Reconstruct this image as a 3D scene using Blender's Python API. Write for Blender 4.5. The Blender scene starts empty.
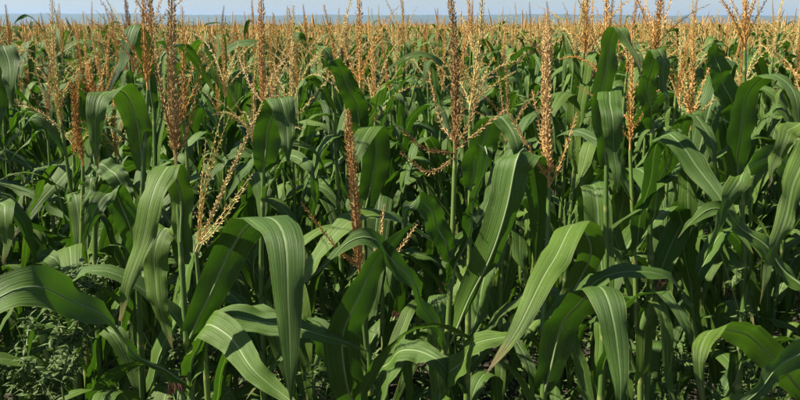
import bpy, math, random
import numpy as np
from mathutils import Vector, Matrix

R = math.radians
rng = random.Random(11)
nrg = np.random.default_rng(5)
scn = bpy.context.scene
col = scn.collection

# ------------------------------------------------------------------ camera
CAM_H = 1.95
F_PX = 768.0                       # focal length in pixels of the 800 px wide photo
HORIZON = 26.0
PITCH = math.atan((200 - HORIZON) / F_PX)
cam_d = bpy.data.cameras.new('camera')
cam = bpy.data.objects.new('camera', cam_d)
col.objects.link(cam)
cam.location = (0, 0, CAM_H)
cam.rotation_euler = (R(90) - PITCH, 0, 0)
cam_d.sensor_width = 36
cam_d.lens = 36 * F_PX / 800
cam_d.clip_start = 0.05
cam_d.clip_end = 60000
scn.camera = cam

# ------------------------------------------------------------------ light
SUN_TO = Vector((-0.86, -0.10, 0.92)).normalized()      # towards the sun: high on the left
SUN_EL = math.asin(SUN_TO.z)
SUN_AZ = math.atan2(SUN_TO.x, SUN_TO.y)
world = bpy.data.worlds.new('World')
scn.world = world
world.use_nodes = True
wn = world.node_tree
wn.nodes.clear()
sky = wn.nodes.new('ShaderNodeTexSky')
sky.sky_type = 'NISHITA'
sky.sun_disc = False
sky.sun_elevation = SUN_EL
sky.sun_rotation = SUN_AZ
sky.air_density = 1.0
sky.dust_density = 0.7
sky.ozone_density = 1.6
bg = wn.nodes.new('ShaderNodeBackground')
bg.inputs['Strength'].default_value = 0.05
wo = wn.nodes.new('ShaderNodeOutputWorld')
wn.links.new(sky.outputs[0], bg.inputs[0])
wn.links.new(bg.outputs[0], wo.inputs[0])

sun_d = bpy.data.lights.new('sun', 'SUN')
sun_d.energy = 5.0
sun_d.angle = R(0.53)
sun_d.color = (1.0, 0.92, 0.78)
sun = bpy.data.objects.new('sun', sun_d)
col.objects.link(sun)
sun.location = (-8, -2, 12)
sun.rotation_euler = (-SUN_TO).to_track_quat('-Z', 'Y').to_euler()

scn.view_settings.view_transform = 'Standard'
scn.view_settings.look = 'None'
scn.view_settings.gamma = 1
scn.view_settings.exposure = 1.3
scn.view_settings.use_curve_mapping = False
scn.cycles.use_denoising = True
scn.cycles.max_bounces = 8
scn.cycles.diffuse_bounces = 4
scn.cycles.transmission_bounces = 6
scn.cycles.volume_bounces = 1
scn.cycles.sample_clamp_indirect = 6

# ------------------------------------------------------------------ helpers
def px(x, y, D):
    """photo pixel + distance along the ground -> world point"""
    cx, cy = (x - 400) / F_PX, (200 - y) / F_PX
    wx = cx
    wy = math.cos(PITCH) + math.sin(PITCH) * cy
    wz = -math.sin(PITCH) + math.cos(PITCH) * cy
    return np.array([wx / wy * D, D, CAM_H + wz / wy * D])

def norm(v):
    n = np.linalg.norm(v, axis=-1, keepdims=True)
    return v / np.maximum(n, 1e-9)

def mesh_np(name, V, Q, mats, uv=None, smooth=True, midx=None):
    """V (n,3), Q (m,k) faces of one size"""
    me = bpy.data.meshes.new(name)
    V = np.asarray(V, dtype=np.float32); Q = np.asarray(Q, dtype=np.int32)
    k = Q.shape[1]
    me.vertices.add(len(V)); me.vertices.foreach_set('co', V.ravel())
    me.loops.add(Q.size); me.loops.foreach_set('vertex_index', Q.ravel())
    me.polygons.add(len(Q))
    me.polygons.foreach_set('loop_start', np.arange(0, Q.size, k, dtype=np.int32))
    me.polygons.foreach_set('loop_total', np.full(len(Q), k, dtype=np.int32))
    me.polygons.foreach_set('use_smooth', np.full(len(Q), smooth))
    if midx is not None:
        me.polygons.foreach_set('material_index', np.asarray(midx, dtype=np.int32))
    for m in mats: me.materials.append(m)
    if uv is not None:
        l = me.uv_layers.new(name='UVMap')
        l.data.foreach_set('uv', np.asarray(uv, dtype=np.float32)[Q.ravel()].ravel())
    me.update(); me.validate()
    return me

def obj(name, me, parent=None, loc=None, rot=None, scale=None):
    o = bpy.data.objects.new(name, me)
    col.objects.link(o)
    if parent is not None: o.parent = parent
    if loc is not None: o.location = loc
    if rot is not None: o.rotation_euler = rot
    if scale is not None: o.scale = scale if hasattr(scale, '__len__') else (scale,) * 3
    return o

def empty(name, loc, label, cat, group=None):
    o = bpy.data.objects.new(name, None)
    col.objects.link(o)
    o.location = loc; o.empty_display_size = 0.1
    o['label'] = label; o['category'] = cat
    if group: o['group'] = group
    return o

def catmull(P, n):
    """smooth curve through the points P, n samples evenly spaced along it"""
    P = np.asarray(P, dtype=float)
    E = np.vstack([2 * P[0] - P[1], P, 2 * P[-1] - P[-2]])
    out = []
    for i in range(1, len(E) - 2):
        p0, p1, p2, p3 = E[i - 1], E[i], E[i + 1], E[i + 2]
        for t in np.linspace(0, 1, 16, endpoint=False):
            out.append(0.5 * ((2 * p1) + (-p0 + p2) * t + (2 * p0 - 5 * p1 + 4 * p2 - p3) * t * t + (-p0 + 3 * p1 - 3 * p2 + p3) * t ** 3))
    out.append(E[-2])
    out = np.array(out)
    s = np.concatenate([[0], np.cumsum(np.linalg.norm(np.diff(out[:, :3], axis=0), axis=1))])
    q = np.linspace(0, s[-1], n)
    return np.stack([np.interp(q, s, out[:, k]) for k in range(out.shape[1])], 1), s[-1]

def grid_faces(n, m, off=0):
    i, j = np.meshgrid(np.arange(n - 1), np.arange(m - 1), indexing='ij')
    a = (i * m + j).ravel() + off
    return np.stack([a, a + 1, a + m + 1, a + m], 1)

# ------------------------------------------------------------------ materials
def new_mat(name):
    m = bpy.data.materials.new(name); m.use_nodes = True
    nt = m.node_tree; nt.nodes.clear()
    out = nt.nodes.new('ShaderNodeOutputMaterial')
    return m, nt, out

class NB:
    def __init__(s, nt): s.nt = nt
    def n(s, t, **k):
        x = s.nt.nodes.new(t)
        for a, b in k.items(): setattr(x, a, b)
        return x
    def l(s, a, b): s.nt.links.new(a, b)
    def math(s, op, a, b=None, clamp=False):
        x = s.n('ShaderNodeMath', operation=op); x.use_clamp = clamp
        for i, v in enumerate((a, b)):
            if v is None: continue
            if isinstance(v, (int, float)): x.inputs[i].default_value = v
            else: s.l(v, x.inputs[i])
        return x.outputs[0]
    def mix(s, f, a, b, blend='MIX'):
        x = s.n('ShaderNodeMix', data_type='RGBA', blend_type=blend)
        if isinstance(f, (int, float)): x.inputs[0].default_value = f
        else: s.l(f, x.inputs[0])
        for i, v in ((6, a), (7, b)):
            if isinstance(v, tuple): x.inputs[i].default_value = (*v, 1)
            else: s.l(v, x.inputs[i])
        return x.outputs[2]
    def ramp(s, f, stops):
        x = s.n('ShaderNodeValToRGB')
        while len(x.color_ramp.elements) < len(stops): x.color_ramp.elements.new(0.5)
        for e, (p, c) in zip(x.color_ramp.elements, stops):
            e.position = p; e.color = (*c, 1)
        s.l(f, x.inputs[0]); return x.outputs[0]
    def noise(s, vec, scale, detail=3, rough=0.55):
        x = s.n('ShaderNodeTexNoise'); x.inputs['Scale'].default_value = scale
        x.inputs['Detail'].default_value = detail; x.inputs['Roughness'].default_value = rough
        if vec is not None: s.l(vec, x.inputs['Vector'])
        return x.outputs[0]

def leaf_material(name, tint=(1, 1, 1)):
    m, nt, out = new_mat(name); b = NB(nt)
    uv = b.n('ShaderNodeUVMap'); uv.uv_map = 'UVMap'
    sep = b.n('ShaderNodeSeparateXYZ'); b.l(uv.outputs[0], sep.inputs[0])
    u, v = sep.outputs[0], sep.outputs[1]
    oi = b.n('ShaderNodeObjectInfo')
    geo = b.n('ShaderNodeNewGeometry')
    d = b.math('ABSOLUTE', b.math('SUBTRACT', u, 0.5))             # 0 on the midrib, .5 at the margin
    # parallel veins: several stripe frequencies
    comb = b.n('ShaderNodeCombineXYZ')
    b.l(b.math('MULTIPLY', u, 46.0), comb.inputs[0])
    b.l(b.math('MULTIPLY', v, 1.2), comb.inputs[1])
    b.l(b.math('MULTIPLY', oi.outputs['Random'], 40.0), comb.inputs[2])
    veins = b.noise(comb.outputs[0], 1.0, 2, 0.6)
    comb2 = b.n('ShaderNodeCombineXYZ')
    b.l(b.math('MULTIPLY', u, 7.0), comb2.inputs[0])
    b.l(b.math('MULTIPLY', v, 2.5), comb2.inputs[1])
    b.l(b.math('MULTIPLY', oi.outputs['Random'], 40.0), comb2.inputs[2])
    broad = b.noise(comb2.outputs[0], 1.0, 2, 0.5)
    # tint by plant and by spot
    spot = b.noise(geo.outputs['Position'], 1.7, 2)
    var = b.math('ADD', b.math('MULTIPLY', oi.outputs['Random'], 0.5), b.math('MULTIPLY', spot, 0.6), clamp=True)
    t = tint
    base = b.ramp(var, [(0.15, (0.028 * t[0], 0.071 * t[1], 0.008 * t[2])), (0.55, (0.051 * t[0], 0.106 * t[1], 0.011 * t[2])), (0.95, (0.096 * t[0], 0.158 * t[1], 0.017 * t[2]))])
    vc = b.math('MULTIPLY', b.math('SUBTRACT', veins, 0.38, clamp=True), 3.2, clamp=True)
    base = b.mix(b.math('MULTIPLY', vc, 0.55), base, b.mix(0.6, base, (0.125, 0.205, 0.040)))
    base = b.mix(b.math('MULTIPLY', b.math('SUBTRACT', broad, 0.45, clamp=True), 1.6, clamp=True), base, b.mix(0.5, base, (0.10, 0.17, 0.03)))
    comb3 = b.n('ShaderNodeCombineXYZ')                            # pale dashes between the veins
    b.l(b.math('MULTIPLY', u, 26.0), comb3.inputs[0])
    b.l(b.math('MULTIPLY', v, 70.0), comb3.inputs[1])
    b.l(b.math('MULTIPLY', oi.outputs['Random'], 90.0), comb3.inputs[2])
    dash = b.math('MULTIPLY', b.math('SUBTRACT', b.noise(comb3.outputs[0], 1.0, 1, 0.5), 0.60, clamp=True), 5.0, clamp=True)
    dash = b.math('MULTIPLY', dash, b.math('MULTIPLY', b.math('SUBTRACT', broad, 0.42, clamp=True), 5.0, clamp=True))
    base = b.mix(b.math('MULTIPLY', dash, 0.6), base, (0.16, 0.23, 0.08))
    rib = b.n('ShaderNodeMapRange'); rib.clamp = True
    rib.inputs['From Min'].default_value = 0.016; rib.inputs['From Max'].default_value = 0.048
    rib.inputs['To Min'].default_value = 1; rib.inputs['To Max'].default_value = 0
    b.l(d, rib.inputs['Value'])
    ribf = b.math('MULTIPLY', rib.outputs[0], b.math('SUBTRACT', 1.0, b.math('MULTIPLY', v, 0.75)))
    base = b.mix(b.math('MULTIPLY', ribf, 0.75), base, (0.26, 0.33, 0.15))
    # dry margins and tips on some leaves
    edge = b.n('ShaderNodeMapRange'); edge.clamp = True
    edge.inputs['From Min'].default_value = 0.465; edge.inputs['From Max'].default_value = 0.5
    b.l(d, edge.inputs['Value'])
    patch = b.noise(geo.outputs['Position'], 23.0, 3)
    dry = b.math('MULTIPLY', edge.outputs[0], b.math('MULTIPLY', b.math('SUBTRACT', patch, 0.46, clamp=True), 5.0, clamp=True))
    tipm = b.n('ShaderNodeMapRange'); tipm.clamp = True
    tipm.inputs['From Min'].default_value = 0.93; tipm.inputs['From Max'].default_value = 1.0
    b.l(b.math('ADD', v, b.math('MULTIPLY', b.math('SUBTRACT', oi.outputs['Random'], 0.5), 0.10)), tipm.inputs['Value'])
    dry = b.math('MAXIMUM', b.math('MULTIPLY', dry, 0.55), b.math('MULTIPLY', tipm.outputs[0], 0.75))
    fleck = b.math('MULTIPLY', b.math('SUBTRACT', b.noise(geo.outputs['Position'], 160.0, 2), 0.66, clamp=True), 5.0, clamp=True)
    base = b.mix(b.math('MULTIPLY', fleck, 0.35), base, (0.22, 0.20, 0.09))
    base = b.mix(dry, base, (0.24, 0.17, 0.07))
    bump = b.n('ShaderNodeBump'); bump.inputs['Strength'].default_value = 0.8; bump.inputs['Distance'].default_value = 0.0026
    b.l(b.math('ADD', b.math('ADD', veins, b.math('MULTIPLY', broad, 1.5)), b.math('MULTIPLY', ribf, 0.8)), bump.inputs['Height'])
    p = b.n('ShaderNodeBsdfPrincipled')
    b.l(base, p.inputs['Base Color']); b.l(bump.outputs[0], p.inputs['Normal'])
    rough = b.math('ADD', 0.44, b.math('MULTIPLY', spot, 0.22))
    b.l(rough, p.inputs['Roughness'])
    p.inputs['Specular IOR Level'].default_value = 0.34
    tr = b.n('ShaderNodeBsdfTranslucent')
    tc = b.mix(1.0, base, (1.05, 1.5, 0.36), 'MULTIPLY')
    tc = b.mix(b.math('MULTIPLY', b.math('SUBTRACT', broad, 0.40, clamp=True), 2.4, clamp=True), tc, b.mix(0.55, tc, (0.03, 0.08, 0.01)))
    b.l(tc, tr.inputs[0])
    ms = b.n('ShaderNodeMixShader'); b.l(b.math('SUBTRACT', 0.27, b.math('MULTIPLY', vc, 0.10)), ms.inputs[0])
    b.l(p.outputs[0], ms.inputs[1]); b.l(tr.outputs[0], ms.inputs[2])
    b.l(ms.outputs[0], out.inputs[0])
    return m

def tassel_material(name, stops):
    m, nt, out = new_mat(name); b = NB(nt)
    oi = b.n('ShaderNodeObjectInfo'); geo = b.n('ShaderNodeNewGeometry')
    n1 = b.noise(geo.outputs['Position'], 190.0, 2)
    n2 = b.noise(geo.outputs['Position'], 3.1, 2)
    f = b.math('ADD', b.math('MULTIPLY', oi.outputs['Random'], 0.34), b.math('ADD', b.math('MULTIPLY', n1, 0.34), b.math('MULTIPLY', n2, 0.36)))
    c = b.ramp(f, stops)
    p = b.n('ShaderNodeBsdfPrincipled'); b.l(c, p.inputs['Base Color']); p.inputs['Roughness'].default_value = 0.7
    p.inputs['Specular IOR Level'].default_value = 0.25
    tr = b.n('ShaderNodeBsdfTranslucent'); b.l(c, tr.inputs[0])
    ms = b.n('ShaderNodeMixShader'); ms.inputs[0].default_value = 0.22
    b.l(p.outputs[0], ms.inputs[1]); b.l(tr.outputs[0], ms.inputs[2]); b.l(ms.outputs[0], out.inputs[0])
    return m

def stalk_material():
    m, nt, out = new_mat('maize_stalk'); b = NB(nt)
    oi = b.n('ShaderNodeObjectInfo'); geo = b.n('ShaderNodeNewGeometry')
    uv = b.n('ShaderNodeUVMap'); uv.uv_map = 'UVMap'
    sep = b.n('ShaderNodeSeparateXYZ'); b.l(uv.outputs[0], sep.inputs[0])
    comb = b.n('ShaderNodeCombineXYZ'); b.l(b.math('MULTIPLY', sep.outputs[0], 14.0), comb.inputs[0]); b.l(b.math('MULTIPLY', sep.outputs[1], 9.0), comb.inputs[1])
    st = b.noise(comb.outputs[0], 1.0, 2)
    base = b.ramp(b.math('ADD', b.math('MULTIPLY', oi.outputs['Random'], 0.5), b.math('MULTIPLY', b.noise(geo.outputs['Position'], 6.0, 3), 0.5)),
                  [(0.2, (0.055, 0.105, 0.018)), (0.55, (0.09, 0.155, 0.03)), (0.9, (0.17, 0.21, 0.045))])
    base = b.mix(b.math('MULTIPLY', st, 0.5), base, b.mix(0.5, base, (0.05, 0.10, 0.02)))
    # joints: paler, every stretch of v=1
    fr = b.math('ABSOLUTE', b.math('SUBTRACT', b.math('FRACT', sep.outputs[1]), 0.5))
    nd = b.math('MULTIPLY', b.math('SUBTRACT', fr, 0.44, clamp=True), 16.0, clamp=True)
    base = b.mix(b.math('MULTIPLY', nd, 0.55), base, (0.30, 0.30, 0.09))
    bump = b.n('ShaderNodeBump'); bump.inputs['Strength'].default_value = 0.35; bump.inputs['Distance'].default_value = 0.001
    b.l(st, bump.inputs['Height'])
    p = b.n('ShaderNodeBsdfPrincipled'); b.l(base, p.inputs['Base Color']); p.inputs['Roughness'].default_value = 0.45
    b.l(bump.outputs[0], p.inputs['Normal'])
    b.l(p.outputs[0], out.inputs[0])
    return m

def simple_mat(name, c1, c2, scale, rough=0.8, trans=0.0, bumpd=0.0):
    m, nt, out = new_mat(name); b = NB(nt)
    geo = b.n('ShaderNodeNewGeometry')
    n = b.noise(geo.outputs['Position'], scale, 5, 0.6)
    c = b.ramp(n, [(0.3, c1), (0.7, c2)])
    p = b.n('ShaderNodeBsdfPrincipled'); b.l(c, p.inputs['Base Color']); p.inputs['Roughness'].default_value = rough
    if bumpd:
        bu = b.n('ShaderNodeBump'); bu.inputs['Distance'].default_value = bumpd; b.l(n, bu.inputs['Height']); b.l(bu.outputs[0], p.inputs['Normal'])
    if trans:
        tr = b.n('ShaderNodeBsdfTranslucent'); b.l(c, tr.inputs[0])
        ms = b.n('ShaderNodeMixShader'); ms.inputs[0].default_value = trans
        b.l(p.outputs[0], ms.inputs[1]); b.l(tr.outputs[0], ms.inputs[2]); b.l(ms.outputs[0], out.inputs[0])
    else:
        b.l(p.outputs[0], out.inputs[0])
    return m

M_LEAF = leaf_material('maize_leaf')
M_TAS = tassel_material('tassel_gold', [(0.22, (0.22, 0.10, 0.025)), (0.42, (0.46, 0.235, 0.06)), (0.58, (0.60, 0.36, 0.11)), (0.8, (0.66, 0.48, 0.19))])
M_TASO = tassel_material('tassel_orange', [(0.2, (0.33, 0.17, 0.055)), (0.42, (0.50, 0.28, 0.095)), (0.56, (0.62, 0.41, 0.17)), (0.75, (0.70, 0.54, 0.30))])
M_TASB = tassel_material('tassel_brown', [(0.22, (0.13, 0.07, 0.025)), (0.42, (0.28, 0.16, 0.055)), (0.58, (0.40, 0.26, 0.10)), (0.8, (0.50, 0.37, 0.17))])
M_TASG = tassel_material('tassel_pale', [(0.22, (0.36, 0.26, 0.08)), (0.42, (0.54, 0.41, 0.14)), (0.58, (0.64, 0.50, 0.20)), (0.8, (0.70, 0.56, 0.27))])
M_STALK = stalk_material()
M_RIB = simple_mat('leaf_midrib', (0.17, 0.25, 0.09), (0.24, 0.31, 0.13), 30, 0.5, 0.15)
M_HUSK = simple_mat('ear_husk', (0.07, 0.13, 0.03), (0.12, 0.19, 0.05), 40, 0.55, 0.1)
M_SILK = simple_mat('ear_silk', (0.05, 0.010, 0.009), (0.11, 0.025, 0.018), 90, 0.6, 0.1)
M_SOIL = simple_mat('soil', (0.020, 0.014, 0.010), (0.046, 0.033, 0.022), 7, 0.95, 0, 0.03)
M_WEED = simple_mat('weed_leaf', (0.05, 0.10, 0.016), (0.105, 0.16, 0.034), 25, 0.7, 0.25)
M_WEEDS = simple_mat('weed_seed', (0.13, 0.18, 0.06), (0.22, 0.26, 0.10), 60, 0.7, 0.2)
M_WSTEM = simple_mat('weed_stem', (0.10, 0.15, 0.04), (0.16, 0.19, 0.06), 20, 0.6)
M_WOOD = simple_mat('far_wood', (0.030, 0.050, 0.022), (0.06, 0.085, 0.035), 0.02, 0.9)
M_DRY = simple_mat('dry_leaf', (0.22, 0.15, 0.07), (0.36, 0.27, 0.14), 18, 0.8, 0.2)

# ------------------------------------------------------------------ leaf builder
def leaf_arrays(P, W, width, n=30, m=9, fold=0.35, peak=0.38, base_w=0.62, wave=0.010, nwave=5.0, seed=0, taper=1.6, droop=0.0):
    """ribbon along the path P with width axis W (both (k,3)): folded along the midrib, wavy margins"""
    r = np.random.default_rng(seed)
    C, L = catmull(np.hstack([P, W]), n)
    c, w = C[:, :3], C[:, 3:]
    T = norm(np.gradient(c, axis=0))
    w = norm(w - (w * T).sum(1, keepdims=True) * T)
    N = np.cross(T, w)
    t = np.linspace(0, 1, n)
    prof = np.where(t < peak, base_w + (1 - base_w) * np.sin(np.clip(t / peak, 0, 1) * math.pi / 2),
                    np.clip(1 - ((t - peak) / (1 - peak)) ** taper, 0.0, 1) ** 0.9)
    prof = np.maximum(prof, 0.015)
    half = width * 0.5 * prof
    u = np.linspace(-1, 1, m)
    ph = r.uniform(0, 6.28, 8)
    A = np.abs(u)[None, :]
    fa = fold * (1.0 - 0.5 * t[:, None])                  # trough flattens towards the tip
    fa = fa + 0.7 * np.exp(-t[:, None] / 0.05)            # and clasps the stalk at the base
    side = np.sign(u)[None, :]
    x = half[:, None] * u[None, :] * np.cos(fa)
    h = half[:, None] * A * np.sin(fa) - half[:, None] * A ** 2 * 0.25
    env = np.clip(t / 0.12, 0, 1) * np.clip((1 - t) / 0.15, 0, 1)
    wl = wave * env[:, None] * (A ** 2) * (
        np.sin(nwave * 6.28 * t[:, None] * (1 + 0.12 * side) + ph[0] + ph[1] * side) +
        0.6 * np.sin(nwave * 1.9 * 6.28 * t[:, None] + ph[2] + ph[3] * side) +
        0.2 * np.sin(nwave * 2.9 * 6.28 * t[:, None] + ph[4] + ph[5] * side))
    h = h + wl
    # a little lengthwise buckling
    h = h + (0.006 * env * np.sin(3.1 * t * 6.28 + ph[6]))[:, None]
    V = c[:, None, :] + x[..., None] * w[:, None, :] + h[..., None] * N[:, None, :]
    uv = np.stack(np.broadcast_arrays((u[None, :] + 1) / 2, t[:, None]), -1)
    return V.reshape(-1, 3), grid_faces(n, m), uv.reshape(-1, 2), V[:, m // 2], N, half, t

def leaf_mesh(name, P, W, width, **k):
    V, Q, uv, c, N, half, t = leaf_arrays(P, W, width, **k)
    return mesh_np(name, V, Q, [M_LEAF], uv), c, N, half, t

def tube_arrays(P, r, k=6):
    P = np.asarray(P, float); n = len(P)
    r = np.broadcast_to(np.asarray(r, float), (n,))
    T = norm(np.gradient(P, axis=0))
    ref = np.array([0.31, 0.95, 0.05])
    A = norm(np.cross(T, ref)); B = np.cross(T, A)
    a = np.linspace(0, 2 * math.pi, k, endpoint=False)
    V = P[:, None, :] + r[:, None, None] * (np.cos(a)[None, :, None] * A[:, None, :] + np.sin(a)[None, :, None] * B[:, None, :])
    Q = []
    for i in range(n - 1):
        for j in range(k):
            Q.append((i * k + j, i * k + (j + 1) % k, (i + 1) * k + (j + 1) % k, (i + 1) * k + j))
    u = np.tile(np.arange(k) / k, n)
    L = np.concatenate([[0], np.cumsum(np.linalg.norm(np.diff(P, axis=0), axis=1))])
    v = np.repeat(L, k)
    return V.reshape(-1, 3), np.array(Q), np.stack([u, v], 1)

# ---- generic leaf paths: base at the origin, heading +X
def generic_path(r):
    L = r.uniform(0.58, 0.86)
    e0 = R(r.uniform(62, 84)); e1 = -R(r.choice([r.uniform(30, 70), r.uniform(66, 88), r.uniform(70, 89)]))
    bp = r.uniform(0.32, 0.62); sharp = r.choice([0.05, 0.09, 0.15, 0.26])
    n = 26
    t = np.linspace(0, 1, n)
    el = e0 + (e1 - e0) / (1 + np.exp(-(t - bp) / sharp * 2.2))
    az = r.uniform(-0.5, 0.5) * t ** 2 + r.uniform(-0.25, 0.25) * t
    d = np.stack([np.cos(el) * np.cos(az), np.cos(el) * np.sin(az), np.sin(el)], 1)
    P = np.vstack([[0, 0, 0], np.cumsum(d[:-1] * L / (n - 1), axis=0)])
    tw = r.uniform(-0.9, 0.9) * t ** 1.3 + r.uniform(-0.25, 0.25)
    S = np.stack([-np.sin(az), np.cos(az), np.zeros(n)], 1)
    U = np.cross(d, S)
    W = S * np.cos(tw)[:, None] + U * np.sin(tw)[:, None]
    return P[::2], W[::2], L
def generic_args(r):
    P, W, L = generic_path(r)
    return P, W, dict(width=L * r.uniform(0.074, 0.102), fold=r.uniform(0.2, 0.6), peak=r.uniform(0.3, 0.45), base_w=0.6,
                      wave=r.uniform(0.002, 0.007), nwave=r.uniform(3, 6), seed=r.randrange(9999))

LEAF_BANK = []
lr = random.Random(77)
for i in range(44):
    P, W, k = generic_args(lr)
    LEAF_BANK.append(leaf_mesh('leaf', P, W, n=24, m=7, **k)[0])

# ------------------------------------------------------------------ tassel builder
def spikelets(P, rad_out, count, length, wid, r, taper=0.6):
    """small pointed bracts set in a spiral along the axis P"""
    C, L = catmull(P, 40)
    T = norm(np.gradient(C, axis=0))
    ref = np.array([0.83, 0.41, 0.2]); A = norm(np.cross(T, ref)); B = np.cross(T, A)
    Vs, Fs = [], []
    base = 0
    for i in range(count):
        s = (i + r.random()) / count
        q = s * 39; k = int(min(38, q)); f = q - k
        c = C[k] * (1 - f) + C[k + 1] * f
        a = i * 2.399 + r.uniform(-0.5, 0.5)
        o = A[k] * math.cos(a) + B[k] * math.sin(a)
        sc = (1 - taper * s ** 3) * r.uniform(0.7, 1.25)
        spread = r.uniform(0.25, 0.75)
        d = norm(T[k] * (1 - spread * 0.5) + o * spread + np.array([r.uniform(-.15, .15) for _ in range(3)]))
        e = norm(np.cross(d, o) + 1e-6)
        g = np.cross(d, e)
        b0 = c + o * rad_out * 0.25
        mid = b0 + d * length * sc * 0.45 + o * rad_out * 0.3
        tip = b0 + d * length * sc + o * rad_out * 0.15
        w = wid * sc
        Vs += [b0, mid + e * w, mid - e * w * 0.5 + g * w * 0.87, mid - e * w * 0.5 - g * w * 0.87, tip]
        for x, y in ((1, 2), (2, 3), (3, 1)):
            Fs += [(base, base + y, base + x), (base + 4, base + x, base + y)]
        base += 5
    return np.array(Vs), np.array(Fs)

def tri(Q):
    Q = np.asarray(Q)
    return np.vstack([Q[:, [0, 1, 2]], Q[:, [0, 2, 3]]])

def spike_mesh(name, P, count, length, wid, rad, stem, r, mat, bare=0.0):
    """a tassel axis with its spikelets; the first part 'bare' of it carries none"""
    C, L = catmull(P, 14)
    V1, Q1, _ = tube_arrays(C, np.linspace(stem, stem * 0.4, 14), 5)
    i0 = int(bare * 13)
    V2, F2 = spikelets(C[i0:] if 14 - i0 >= 3 else C, rad, count, length, wid, r)
    return mesh_np(name, np.vstack([V1, V2]), np.vstack([tri(Q1), F2 + len(V1)]), [mat], smooth=False)

tr = random.Random(31)
def bent_axis(L, r, bend):
    n = 8; t = np.linspace(0, 1, n)
    a = bend * t ** 1.5; ph = r.uniform(-0.05, 0.05)
    d = np.stack([np.sin(a), np.full(n, ph), np.cos(a)], 1)
    return np.vstack([[0, 0, 0], np.cumsum(norm(d)[:-1] * L / (n - 1), axis=0)])
SPIKE_BANK = {}; BRANCH_BANK = {}
for key, mat in (('gold', M_TAS), ('brown', M_TASB), ('pale', M_TASG)):
    SPIKE_BANK[key] = [spike_mesh('tassel', bent_axis(tr.uniform(0.27, 0.36), tr, tr.uniform(-0.25, 0.25)), 270, 0.0112, 0.0017, tr.uniform(0.005, 0.008), 0.0032, tr, mat, 0.12) for _ in range(4)]
    BRANCH_BANK[key] = [spike_mesh('tassel_branch', bent_axis(tr.uniform(0.15, 0.25), tr, tr.choice([0.1, 0.3, 0.6, 1.1, 1.6])), 66, 0.0095, 0.0014, 0.0028, 0.0013, tr, mat, 0.12) for _ in range(8)]

# ------------------------------------------------------------------ stalk builder
def stalk_mesh(P, r0, r1, name='stalk'):
    """tapered stem with swollen joints; joint spacing 0.17 m"""
    C, L = catmull(P, max(24, int(np.linalg.norm(np.array(P[-1]) - np.array(P[0])) / 0.02)))
    s = np.linspace(0, L, len(C))
    rr = r0 + (r1 - r0) * (s / L) ** 1.3
    f = np.abs((s / 0.17) % 1 - 0.5)                       # 0.5 at a joint
    rr = rr * (1 + 0.22 * np.clip((f - 0.42) / 0.08, 0, 1) + 0.05 * ((s / 0.17) % 1))
    V, Q, uv = tube_arrays(C, rr, 8)
    uv[:, 1] /= 0.17
    return mesh_np(name, V, Q, [M_STALK], uv)
STALK_BANK = []
for i in range(6):
    a, b_ = tr.uniform(-0.05, 0.05), tr.uniform(-0.05, 0.05)
    STALK_BANK.append((stalk_mesh([(0, 0, -0.03), (a * .3, b_ * .2, .5), (a * .6, b_ * .7, 1.1), (a, b_, 1.7)], 0.0125, 0.0045), a, b_))

# ear: a husk of overlapping pointed bracts and a tuft of silk
def ear_meshes(r):
    n = 12; t = np.linspace(0, 1, n)
    P = np.stack([0.02 * t, 0 * t, 0.2 * t], 1)
    rad = 0.017 * np.sin(np.clip(0.22 + t * 0.80, 0, 1) * math.pi) ** 0.7 + 0.004
    V, Q, uv = tube_arrays(P, rad, 9)
    V = V * (1 + 0.05 * np.sin(np.arange(len(V)) * 2.1))[:, None] ** 0.5
    Vs, Qs, off = [V], [Q], len(V)
    for j in range(4):                                     # loose husk tips
        a = j * 1.6 + r.uniform(-.3, .3)
        d = np.array([math.cos(a), math.sin(a), 0])
        p = np.array([[0.008, 0, 0.10]] * 5) + np.outer(np.linspace(0, 1, 5) ** 1.4 * 0.006 + 0.0165, d) + np.outer(np.linspace(0, 0.10, 5), [0.1, 0, 1])
        v, q, _, *_ = leaf_arrays(p, np.tile(np.cross([0, 0, 1], d), (5, 1)), 0.022, n=8, m=3, seed=j, wave=0.001)
        Vs.append(v); Qs.append(q + off); off += len(v)
    husk = mesh_np('ear', np.vstack(Vs), np.vstack(Qs), [M_HUSK])
    Vs, Qs, off = [], [], 0
    for j in range(26):
        a = r.uniform(0, 6.28); s = r.uniform(.01, .04)
        p = [(0.02, 0, 0.19), (0.02 + s * .4 * math.cos(a), s * .4 * math.sin(a), 0.22), (0.02 + s * math.cos(a), s * math.sin(a), 0.215 + r.uniform(-.02, .02)), (0.02 + s * 1.2 * math.cos(a), s * 1.2 * math.sin(a), 0.185 + r.uniform(-.03, .02))]
        v, q, _ = tube_arrays(catmull(p, 6)[0], 0.0006, 3)
        Vs.append(v); Qs.append(q + off); off += len(v)
    silk = mesh_np('silk', np.vstack(Vs), np.vstack(Qs), [M_SILK])
    return husk, silk
EAR, SILK = ear_meshes(random.Random(3))

def add_ear(plant, loc, az, tilt=0.35):
    e = obj('ear', EAR, plant, loc, (0, tilt, az), .72); obj('silk', SILK, e)

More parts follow.
